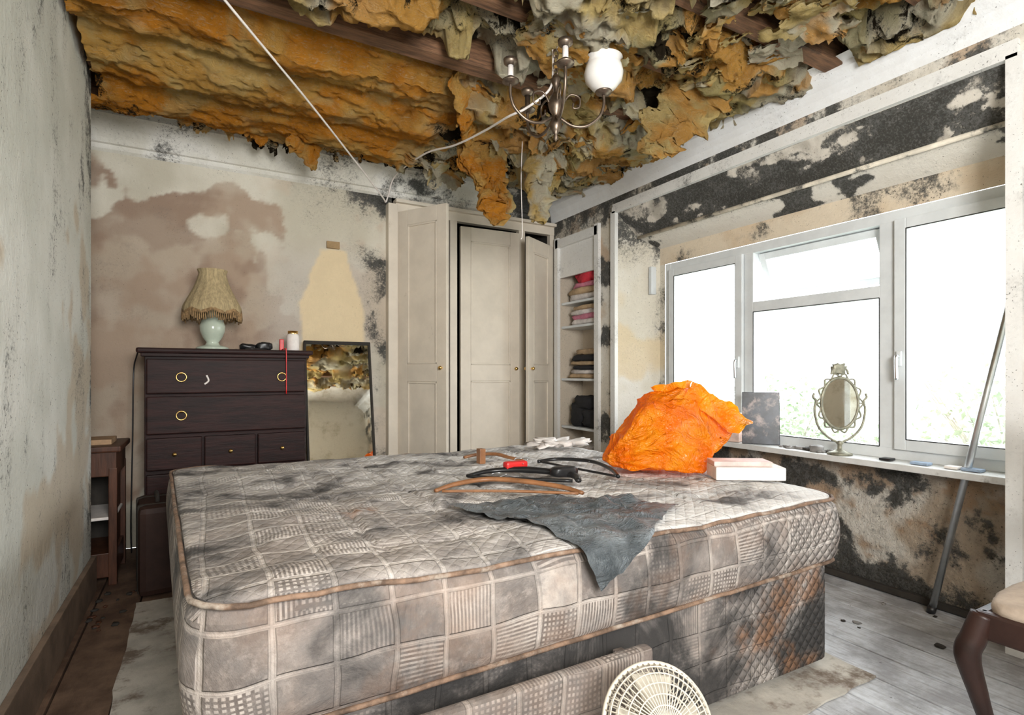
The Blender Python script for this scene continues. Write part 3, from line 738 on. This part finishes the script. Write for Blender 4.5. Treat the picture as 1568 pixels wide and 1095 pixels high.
b.add(vs,fs,M_gp,True); b.done()
def hook(b,x,y,z,ang,s=1):
    M=T(x,y,z,ang,0,0,s); b.tube([(0,0,0),(0,.03,.005),(.02,.055,.01),(.0,.085,.01),(-.028,.075,.01),(-.035,.055,.01)],.002,M_steel,M)
b=MB('wooden_coat_hanger'); b.tube([(.70,1.78,.645),(.80,1.83,.65),(.93,1.83,.655),(1.03,1.72,.655),(1.10,1.60,.65),(1.12,1.50,.645)],[.008,.011,.012,.012,.011,.008],M_wood,flat=(.8,1.1)); 
b.tube([(.72,1.77,.643),(.92,1.66,.643),(1.11,1.51,.643)],.005,M_wood); hook(b,.96,1.8,.655,-.6); b.done()
b=MB('wooden_coat_hanger'); b.tube([(1.10,2.42,.645),(1.18,2.44,.65),(1.25,2.38,.655),(1.27,2.28,.65),(1.30,2.2,.645)],[.009,.010,.011,.010,.008],M_wood,flat=(.8,1.1)); b.box((1.13,2.30,.665),(.03,.04,.07),M_wood); b.done()
b=MB('black_coat_hanger'); b.tube([(.90,1.95,.65),(1.02,1.98,.655),(1.15,1.90,.66),(1.25,1.75,.655),(1.22,1.66,.65)],[.010,.014,.019,.018,.012],M_black,flat=(.7,1)); 
b.tube([(.90,1.95,.65),(1.0,1.85,.648),(1.2,1.67,.65)],.007,M_black); b.box((1.12,1.96,.675),(.10,.04,.03),M_red,None,.01); b.lump((1.24,1.78,.665),(.06,.03,.022),M_black,nz=.1); hook(b,1.14,1.93,.68,-.5); b.done()
b=MB('black_coat_hanger'); b.tube([(1.33,2.12,.648),(1.43,2.10,.655),(1.50,1.95,.66),(1.47,1.78,.655),(1.41,1.66,.648)],.008,M_black); b.tube([(1.34,2.11,.648),(1.38,1.9,.646),(1.41,1.67,.648)],.005,M_black); hook(b,1.49,1.95,.66,-1.5,.6); b.done()
b=MB('white_box'); Mb=T(1.845,1.42,.640,math.radians(-33)); b.box((0,0,.028),(.26,.13,.05),M_paper,Mb,.006); b.box((-.02,.01,.062),(.22,.10,.018),simple('book_pink',(.7,.5,.46),.6,0,.15,20),Mb,.004); b.done()
b=MB('crumpled_cloth'); b.lump((1.70,2.56,.664),(.11,.07,.018),M_paper,nz=.9,sc=8,n=28,m=14); b.lump((1.82,2.5,.662),(.08,.05,.016),M_paper,nz=.9,seed=4,n=24); b.done()

# ------------------------------------------------------------ chest of drawers
b=MB('chest_of_drawers'); x0,x1,y0,y1=-.285,.56,3.52,3.96; cx=(x0+x1)/2; w=x1-x0
b.box((cx,(y0+y1)/2+.01,.62),(w-.02,y1-y0-.03,1.10),M_mahog)
b.box((cx,(y0+y1)/2-.005,1.175),(w+.05,y1-y0+.03,.028),M_mahog,bev=.01); b.box((cx,(y0+y1)/2,1.152),(w+.01,y1-y0,.02),M_mahog)
b.box((cx,y0+.2,.05),(w,.42,.09),M_mahog)
def ring(x,z,y=y0-.012,r=.024):
    b.lathe([(.0,.012),(.007,.01),(.007,0)],M_brass,T(x,y,z+r*.9,0,math.pi/2),12)
    P=[(x+r*math.cos(t),y-.012,z+r*math.sin(t)) for t in [2*math.pi*i/20 for i in range(20)]]
    b.tube(P,.0035,M_brass,closed=True,smoothpath=False)
def drw(xa,xb,za,zb): b.box(((xa+xb)/2,y0,(za+zb)/2),(xb-xa-.012,.03,zb-za-.012),M_mahog,bev=.006)
drw(x0+.015,x1-.015,.935,1.135); drw(x0+.015,x1-.015,.715,.93)
for k in range(3):
    s=(w-.03)/3; drw(x0+.015+k*s,x0+.015+(k+1)*s,.52,.705)
    b.lathe([(0,.024),(.010,.022),(.012,.014),(.005,.008),(.005,0)],M_brass,T(x0+.015+(k+.5)*s,y0-.013,.61,0,math.pi/2),12)
drw(x0+.015,x1-.015,.31,.51); drw(x0+.015,x1-.015,.10,.30)
for z in (1.03,.82): 
    for x in ((cx-.24,cx+.27) if z>1 else (cx-.24,)): ring(x,z)
b.tube([(cx-.12,y0-.02,1.04),(cx-.11,y0-.025,1.01),(cx-.13,y0-.025,.99)],.005,M_paper)
b.done()
M_shade=simple('aged_fringed_fabric',(.46,.36,.20),.9,0,.25,18,.004,stretch=(6,6,1)); M_fr=simple('fringe_tassel',(.27,.17,.08),.9,0,.5,60)
b=MB('table_lamp'); L=T(.05,3.72,1.19)
b.lathe([(0,0),(.085,0),(.088,.012),(.075,.02),(.04,.028),(.032,.045),(.05,.07),(.066,.11),(.068,.14),(.058,.175),(.035,.20),(.024,.22),(.030,.235),(.018,.25),(.010,.27),(.01,.33)],M_ceram,L)
def sm(a_,k,r,z):
    s=abs(math.sin(a_*4)); return r*(1+.02*math.cos(a_*16)), z+( -.02*s if k==0 else 0)
b.lathe([(.155,.235),(.150,.26),(.125,.31),(.100,.36),(.082,.41),(.072,.45),(.080,.475)],M_shade,L,64,sm)
b.lathe([(.156,.225),(.158,.235),(.155,.245)],M_fr,L,64,lambda a_,k,r,z:(r,z-.02*abs(math.sin(a_*4))))
for k in range(90):
    t=2*math.pi*k/90; r=.156; z=.232-.02*abs(math.sin(t*4)); l=ru(.035,.055)
    b.tube([(r*math.cos(t),r*math.sin(t),z),(r*1.01*math.cos(t+.02),r*1.01*math.sin(t+.02),z-l)],[.003,.0045],M_fr,L,n=5,smoothpath=False)
b.done()
b=MB('white_jar'); L=T(.49,3.66,1.19); b.lathe([(0,0),(.035,0),(.038,.01),(.038,.095),(.03,.105),(.028,.11)],M_paper,L,20); b.lathe([(.03,.107),(.03,.125),(0,.127)],M_brass,L,20); b.done()
b=MB('red_cord'); b.box((.42,3.62,1.225),(.025,.03,.07),M_red); b.tube([(.42,3.60,1.195),(.425,3.50,1.196),(.43,3.485,1.17),(.43,3.483,.93)],.003,M_red); b.done()
b=MB('black_hair_clippers'); b.lump((.245,3.72,1.212),(.05,.035,.02),M_black); b.lump((.33,3.70,1.217),(.045,.03,.025),M_black,seed=3); b.tube([(.22,3.62,1.196),(.26,3.61,1.196),(.3,3.63,1.196),(.34,3.68,1.198)],.005,M_black); b.done()
b=MB('power_cable'); b.tube([(-.322,3.87,1.20),(-.335,3.84,1.15),(-.345,3.79,1.05),(-.35,3.8,.7),(-.36,3.82,.2),(-.36,3.85,.01)],.004,M_black); b.done()
b=MB('wall_bracket'); b.box((.80,YB-.012,1.955),(.09,.02,.05),simple('rusty_board',(.30,.20,.10),.8)); b.done()
b=MB('leaning_mirror'); Mm=T(.82,3.70,.0,math.radians(1),math.radians(-10)); Wm,Hm=.45,1.29
b.box((0,.012,Hm/2),(Wm-.01,.012,Hm-.01),M_dark,Mm)
b.box((0,0,Hm/2),(Wm-.03,.008,Hm-.03),M_mirror,Mm,0)
for x in (-Wm/2+.007,Wm/2-.007): b.box((x,-.004,Hm/2),(.014,.03,Hm),M_dark,Mm)
for z in (.012,Hm-.010): b.box((0,-.004,z),(Wm,.03,.020),M_dark,Mm)
b.done()
b=MB('bedside_cabinet'); x0,x1,y0,y1=-.80,-.37,3.34,3.72; cx=(x0+x1)/2; cy=(y0+y1)/2
b.box((cx,cy,.675),(.46,.41,.03),M_mahog2,bev=.008); b.box((cx,cy,.60),(.42,.37,.12),M_mahog2)
for x in (x0+.02,x1-.02):
    for y in (y0+.02,y1-.02): b.box((x,y,.29),(.035,.035,.58),M_mahog2)
b.box((cx,cy,.33),(.40,.35,.015),M_paper); b.box((cx,cy,.10),(.41,.36,.12),M_mahog2); b.box((cx,y1-.02,.35),(.40,.012,.48),M_dark); b.box((x1-.03,cy,.35),(.012,.30,.42),M_mahog2)
b.box((cx+.05,cy,.70),(.26,.2,.03),simple('old_book',(.35,.22,.12),.7)); b.done()
b=MB('shadow_gap_case'); Ms=T(-.20,3.25,0.002,math.radians(6)); b.box((0,0,.21),(.16,.36,.42),simple('shadow_gap_dark',(.03,.014,.010),.6,spec=.25),Ms,.03)  # made-up dark case standing in for the shadow between cabinet and chest
b.tube([(0,-.06,.42),(0,-.05,.45),(0,.05,.45),(0,.06,.42)],.009,M_dark,Ms); 
for y in (-.1,.1): b.box((0,y,.21),(.168,.03,.426),M_dark,Ms,.02)
b.done()

# ------------------------------------------------------------ chandelier
b=MB('chandelier'); cx,cy=1.30,1.93; L=T(cx,cy,0)
b.lathe([(0,2.53),(.055,2.525),(.06,2.51),(.045,2.495),(.015,2.485),(.008,2.47)],M_pewter,L,24)
for k in range(6):
    M=T(cx,cy,2.46-.028*k,(k%2)*math.pi/2); b.tube([(.012*math.cos(t),0,.018*math.sin(t)) for t in [2*math.pi*i/12 for i in range(12)]],.003,M_pewter,M,closed=True,smoothpath=False,n=6)
b.lathe([(.003,2.32),(.012,2.31),(.022,2.29),(.012,2.27),(.010,2.24),(.024,2.22),(.034,2.19),(.026,2.16),(.012,2.14),(.02,2.12),(.028,2.10),(.016,2.075),(.006,2.06),(.012,2.045),(.0,2.03)],M_pewter,L,24)
M_opal=NM('opal_glass_shade').set(Base_Color=(.80,.78,.75),Roughness=.2)
for k,(an,sh) in enumerate([(-.45,1),(1.65,0),(3.0,0),(4.3,0)]):
    ca_,sa_=math.cos(an),math.sin(an)
    P=[(.02,2.13),(.07,2.10),(.13,2.10),(.185,2.14),(.205,2.19),(.205,2.235)]
    b.tube([(ca_*r,sa_*r,z) for r,z in P],.0065,M_pewter,L)
    P=[(.03,2.19),(.06,2.23),(.10,2.22),(.10,2.18),(.075,2.175),(.075,2.195)]
    b.tube([(ca_*r,sa_*r,z) for r,z in P],.004,M_pewter,L)
    Q=L@Matrix.Translation((ca_*.205,sa_*.205,2.235))
    b.lathe([(0,0),(.012,0),(.034,.008),(.036,.014),(.016,.018),(.014,.03)],M_pewter,Q,18)
    b.lathe([(.012,.02),(.012,.075),(0,.076)],M_cable if k!=1 else M_pewter,Q,14)
    if sh: b.lathe([(.026,.015),(.052,.03),(.077,.06),(.083,.09),(.076,.12),(.068,.135),(.080,.152),(.076,.153),(.064,.136),(.072,.118),(.079,.09),(.072,.06),(.047,.034),(.021,.02)],M_opal,Q,32)
    else: b.lathe([(.014,.075),(.028,.085),(.03,.10),(.02,.103)],M_pewter,Q,14)
b.done()
b=MB('hanging_cable'); b.tube([(.0,2.16,2.435),(.07,2.27,2.42),(.43,2.80,2.385),(.79,3.35,2.345),(1.10,3.82,2.30),(1.15,3.90,2.29),(1.165,3.88,2.34),(1.16,3.7,2.42),(1.16,3.13,2.37),(1.19,2.75,2.29),(1.20,2.42,2.24),(1.19,2.15,2.20),(1.22,2.04,2.20),(1.285,1.955,2.26),(1.30,1.95,2.36),(1.29,1.94,2.46)],.0052,M_cable,k=10); 
b.tube([(1.62,2.75,2.42),(1.64,2.8,2.2),(1.66,2.82,1.9),(1.65,2.82,1.85)],.0025,M_cable); b.done()

# ------------------------------------------------------------ sill things
b=MB('vanity_mirror'); sx,sy,sz=2.80,1.60,.64
L=Matrix.Translation((sx,sy,sz))@Matrix.Rotation(math.radians(-38),4,'Z')
M_gilt=simple('antique_gilt',(.26,.25,.19),.5,.5,.3,30)
b.lathe([(0,0),(.055,0),(.058,.008),(.03,.018),(.012,.03),(.010,.05),(.018,.06),(.010,.07)],M_gilt,L,24)
ex,ez,zc=.082,.125,.26
def ell(s,o=0): return [((ex*s+o)*math.cos(t),0,zc+(ez*s+o)*math.sin(t)) for t in [2*math.pi*i/40 for i in range(40)]]
b.tube(ell(1,.004),.008,M_gilt,L,closed=True,smoothpath=False); 
P=[((ex+.018+.008*math.cos(t*14))*math.cos(t),0,zc+(ez+.018+.008*math.cos(t*14))*math.sin(t)) for t in [2*math.pi*i/140 for i in range(140)]]
b.tube(P,.0045,M_gilt,L,closed=True,smoothpath=False,n=6)
vs=[(0,-.002,zc)]+[(x,-.002,z) for x,_,z in ell(1)]; b.add(vs,[(0,i,i%40+1) for i in range(1,41)],M_mirror,False,L)
vs=[(0,.004,zc)]+[(x,.004,z) for x,_,z in ell(1)]; b.add(vs,[(0,i,i%40+1) for i in range(1,41)],M_dark,False,L)
for s in (-1,1):
    b.tube([(0,0,.06),(s*.05,0,.085),(s*.10,0,.14),(s*.118,0,.22),(s*.112,0,.27),(s*.125,0,.29),(s*.12,0,.31)],.006,M_gilt,L); b.tube([(s*.113,0,.26),(s*.09,0,.26)],.004,M_gilt,L,smoothpath=False)
    b.tube([(s*.04,0,.405),(s*.03,0,.43),(0,0,.425),(s*.01,0,.445)],.006,M_gilt,L)
b.lump((0,0,.43),(.035,.008,.025),M_gilt,L,nz=.6)
b.done()
M_ph=simple('dark_photo_cover',(.03,.035,.045),.3,0,.8,9,0,dirt=((.35,.28,.26),7,.52))
b=MB('photo_book'); M=T(2.80,2.05,.642,math.radians(-52),math.radians(-6)); b.box((0,0,.15),(.20,.02,.30),M_ph,M,.003); b.box((0,.012,.15),(.19,.012,.29),M_paper,M,.002); b.done()
b=MB('cardboard_box'); M=T(2.79,2.24,.642,.3); b.box((0,0,.08),(.09,.12,.16),simple('pink_box',(.62,.45,.38),.7),M,.004); b.box((0,0,.165),(.094,.124,.012),M_paper,M,.003); b.done()
b=MB('sill_clutter')
cols=[M_paper,M_dark,simple('grey_debris',(.22,.21,.20),.8),simple('blue_debris',(.25,.32,.42),.6)]
for k in range(26):
    y=ru(1.62,1.95); r=ru(.006,.014); b.lump((ru(2.77,2.86),y,.64+r*.6),(r*ru(.8,2.2),r*ru(.8,2.2),r*.7),random.choice([cols[2],cols[2],M_dark]),n=9,m=6,seed=k,nz=.5)
b.lump((2.8,1.72,.655),(.03,.03,.02),cols[2],n=14)
for k,(y,c_) in enumerate([(1.38,M_black),(1.24,cols[3]),(1.12,M_paper),(1.05,cols[3])]): b.box((2.80,y,.648),(.05,.05+.02*(k%2),.012),c_,None,.004)
b.done()
b=MB('white_conduit_box'); b.box((2.83,2.955,1.72),(.05,.03,.2),M_white,None,.006); b.done()
def cloth(name,items):
    b=MB(name)
    for (y,z,ry,rz,m,sd) in items: b.lump((2.762,y,z+rz),(.078,ry,rz),m,nz=.3,sc=7,seed=sd,n=24,m=12,flatb=True)
    b.done()
mR=simple('red_fabric',(.55,.03,.05),.85,bump=.003); mW=simple('white_fabric',(.62,.58,.56),.9,bump=.003); mP=simple('pink_fabric',(.55,.2,.28),.9,bump=.003); mK=simple('black_fabric',(.015,.015,.018),.8,bump=.003); mT=simple('tan_fabric',(.42,.30,.18),.9,bump=.003)
cloth('folded_clothes',[(3.62,1.65,.2,.03,mW,1),(3.63,1.70,.18,.03,mT,2),(3.60,1.75,.18,.025,mP,22),(3.60,1.79,.16,.05,mR,3)])
cloth('folded_linen',[(3.62,1.45,.2,.025,mW,4),(3.6,1.49,.18,.025,mP,5),(3.63,1.53,.18,.025,mW,6),(3.6,1.57,.17,.02,mT,26)])
cloth('stacked_magazines',[(3.62,1.01,.2,.02,mT,7),(3.62,1.045,.19,.02,mW,8),(3.6,1.08,.2,.02,mK,9),(3.63,1.115,.17,.02,mT,10),(3.6,1.15,.16,.03,mK,11),(3.58,1.20,.14,.025,mT,12)])
cloth('black_handbags',[(3.52,.61,.10,.08,mK,12),(3.70,.61,.1,.10,mK,13),(3.6,.75,.13,.06,mK,14)])
cloth('shoe_pile',[(3.62,.31,.18,.05,mT,15),(3.6,.40,.15,.04,mW,16)])

# ------------------------------------------------------------ pole, chair, fan
b=MB('metal_pole'); b.tube([(2.78,1.19,.012),(2.82,.86,1.72)],.0135,M_steel,smoothpath=False,n=16); b.tube([(2.779,1.195,.0),(2.78,1.187,.03)],.017,M_black,smoothpath=False,n=12); b.done()
b=MB('dining_chair'); M_cush=simple('cream_seat_fabric',(.40,.32,.25),.85,0,.2,10,.002)
L=T(1.955,.43,0); hw,hd=.225,.225
M_chw=simple('dark_chair_wood',(.025,.011,.008),.4,0,.4,8,.001,spec=.35)
for sx_ in (-1,1):
    for sy_ in (-1,1):
        X,Y=sx_*(hw-.02),sy_*(hd-.02); ox,oy=sx_*.7,sy_*.7
        if sx_<0: b.tube([(X,Y,.43),(X+ox*.02,Y+oy*.02,.37),(X+ox*.035,Y+oy*.035,.32),(X+ox*.01,Y+oy*.01,.22),(X-ox*.015,Y-oy*.015,.12),(X-ox*.01,Y-oy*.01,.05),(X+ox*.02,Y+oy*.02,.015),(X+ox*.02,Y+oy*.02,.0)],[.026,.028,.029,.022,.016,.013,.02,.018],M_chw,L,n=12)
        else: b.tube([(X,Y,0),(X-.01,Y,.2),(X,Y,.45),(X+.03,Y,.7),(X+.07,Y*.95,.95)],[.017,.02,.022,.02,.017],M_chw,L,n=10)
for y in (-hd+.02,hd-.02): b.box((0,y,.405),(2*hw-.02,.03,.07),M_chw,L,.008)
for x in (-hw+.02,hw-.02): b.box((x,0,.405),(.03,2*hd-.02,.07),M_chw,L,.008)
b.lump((0,0,.45),(hw-.012,hd-.012,.024),M_cush,L,nz=.05,e=.35,n=40,m=14)
b.box((hw+.045,0,.92),(.025,.40,.09),M_chw,L,.01); b.box((hw+.01,0,.66),(.02,.40,.05),M_chw,L,.01); b.box((hw+.028,0,.78),(.014,.13,.22),M_chw,L,.006)
b.done()
M_fan=simple('ivory_plastic',(.60,.55,.46),.5,0,.1,20)
b=MB('electric_fan'); fcx,fcy,fz=.83,.85,.312; F=T(fcx,fcy,fz,math.radians(-20),math.radians(62))
R_=.117
for sgn,dz in ((1,.05),(-1,.05)):
    for k in range(56):
        t=2*math.pi*k/56
        P=[(r*math.cos(t),r*math.sin(t),sgn*dz*math.sqrt(max(0,1-(r/(R_*1.001))**2.6))) for r in (.02,.045,.07,.095,.110,.117)]
        b.tube(P,.0014,M_fan,F,n=5,smoothpath=False)
    for r in (.02,.04,.06,.08,.098,.110):
        z=sgn*dz*math.sqrt(max(0,1-(r/(R_*1.001))**2.6)); b.tube([(r*math.cos(t),r*math.sin(t),z) for t in [2*math.pi*i/48 for i in range(48)]],.0017,M_fan,F,closed=True,smoothpath=False,n=5)
b.tube([(R_*math.cos(t),R_*math.sin(t),0) for t in [2*math.pi*i/48 for i in range(48)]],.005,M_fan,F,closed=True,smoothpath=False)
b.lathe([(0,.056),(.02,.054),(.022,.048)],M_fan,F,20); b.lathe([(0,-.13),(.03,-.125),(.04,-.10),(.042,-.05)],M_fan,F,24)
for k in range(4):
    t=k*math.pi/2; vs=[];
    for (r,a_,z) in ((.015,-.5,.01),(.1,-.45,.02),(.105,.35,-.02),(.015,.5,-.01)): vs.append((r*math.cos(t+a_),r*math.sin(t+a_),z))
    b.add(vs,[(0,1,2,3)],M_fan,False,F)
bk=F@V((0,0,-.09))
b.tube([(bk.x,bk.y,bk.z),(bk.x,bk.y,bk.z-.1),(bk.x,bk.y,.03)],[.02,.016,.02],M_fan,n=12); b.lathe([(0,.03),(.05,.028),(.085,.015),(.09,.0),(0,0)],M_fan,T(bk.x,bk.y-.02,0),28)
b.done()
b=MB('floor_debris')
for k in range(46):
    if rnd()<.5: x,y=ru(2.1,2.8),ru(.8,2.6); m_=random.choice([M_dark,cols[2]])
    else: x,y=ru(-.42,-.28),ru(2.7,3.3); m_=random.choice([M_dark,M_mahog2])
    r=ru(.003,.009); b.lump((x,y,r*.5),(r*ru(1,2),r*ru(1,2),r*.6),m_,n=7,m=4,seed=k,nz=.5)
b.done()

# ------------------------------------------------------------ outside
b=MB('garden_ground'); b.box((14,2,-.45),(22,40,.1),simple('pale_ground',(.55,.58,.48),.9),bev=0); b.done()
M_leaf=simple('pale_leaves',(.36,.43,.30),.8,0,.45,4); M_bark=simple('bark',(.34,.32,.27),.9)
def bush(cx,cy,cz,r,n):
    b=MB('garden_shrub')
    for k in range(26):
        t=ru(0,6.28); e=V((cx+r*.8*math.cos(t)*rnd(),cy+r*.9*math.sin(t),cz+r*ru(-.2,.9))); b.tube([(cx,cy,-.4),((cx+e.x)/2,(cy+e.y)/2,(e.z-.4)/2+.1),e],[.02,.01,.003],M_bark,n=5,k=4)
    for k in range(n):
        t=ru(0,6.28); ph=math.acos(ru(-1,1)); rr=r*rnd()**.6
        p=V((cx+rr*math.sin(ph)*math.cos(t),cy+rr*math.sin(ph)*math.sin(t),cz+rr*math.cos(ph)))
        s=ru(.025,.055); M=Matrix.Translation(p)@Matrix.Rotation(ru(0,6.28),4,(rnd()-.5,rnd()-.5,rnd()-.5))
        b.add([(-s,0,0),(0,-s*.5,0),(s,0,0),(0,s*.5,0)],[(0,1,2,3)],M_leaf,False,M)
    b.done()
bush(6.2,4.2,.30,.85,1900); bush(6.0,1.9,.45,.85,1700); bush(6.6,3.2,-.05,.6,1200)

# ------------------------------------------------------------ light
w=bpy.data.worlds.new('World'); bpy.context.scene.world=w; w.use_nodes=True
bg=w.node_tree.nodes['Background']; bg.inputs[0].default_value=(.90,.96,1.0,1); bg.inputs[1].default_value=4.5
def portal(loc,rot,sx,sy):
    l=bpy.data.lights.new('portal','AREA'); l.shape='RECTANGLE'; l.size=sx; l.size_y=sy; l.cycles.is_portal=True
    o=bpy.data.objects.new('window_portal',l); o.location=loc; o.rotation_euler=rot; bpy.context.scene.collection.objects.link(o)
portal((XI+.12,(WY0+WY1)/2,(WZ0+WZ1)/2),(0,math.radians(90),0),1.2,2.1)
portal(((RX0+RX1)/2,YR-.06,(RZ0+RZ1)/2),(math.radians(90),0,0),1.3,1.45)  # sampling portal for the added rear opening
l=bpy.data.lights.new('fill_light','AREA'); l.shape='DISK'; l.size=1.1; l.energy=74; l.color=(1,.98,.95)  # unseen fill light added behind the camera to lift the room
o=bpy.data.objects.new('unseen_fill_light',l); o.location=(.35,-1.0,1.7); o.rotation_euler=(math.radians(107),0,math.radians(-14)); bpy.context.scene.collection.objects.link(o)

cam=bpy.data.cameras.new('Camera'); cam.sensor_width=36; cam.lens=840/1568*36; cam.shift_y=24.5/1568; cam.clip_start=.02
co=bpy.data.objects.new('Camera',cam); co.location=(0,0,1.05); co.rotation_euler=(math.radians(90),0,math.radians(-29.4)); bpy.context.scene.collection.objects.link(co)
sc=bpy.context.scene; sc.camera=co
sc.view_settings.view_transform='Standard'; sc.view_settings.look='None'; sc.view_settings.exposure=0.75
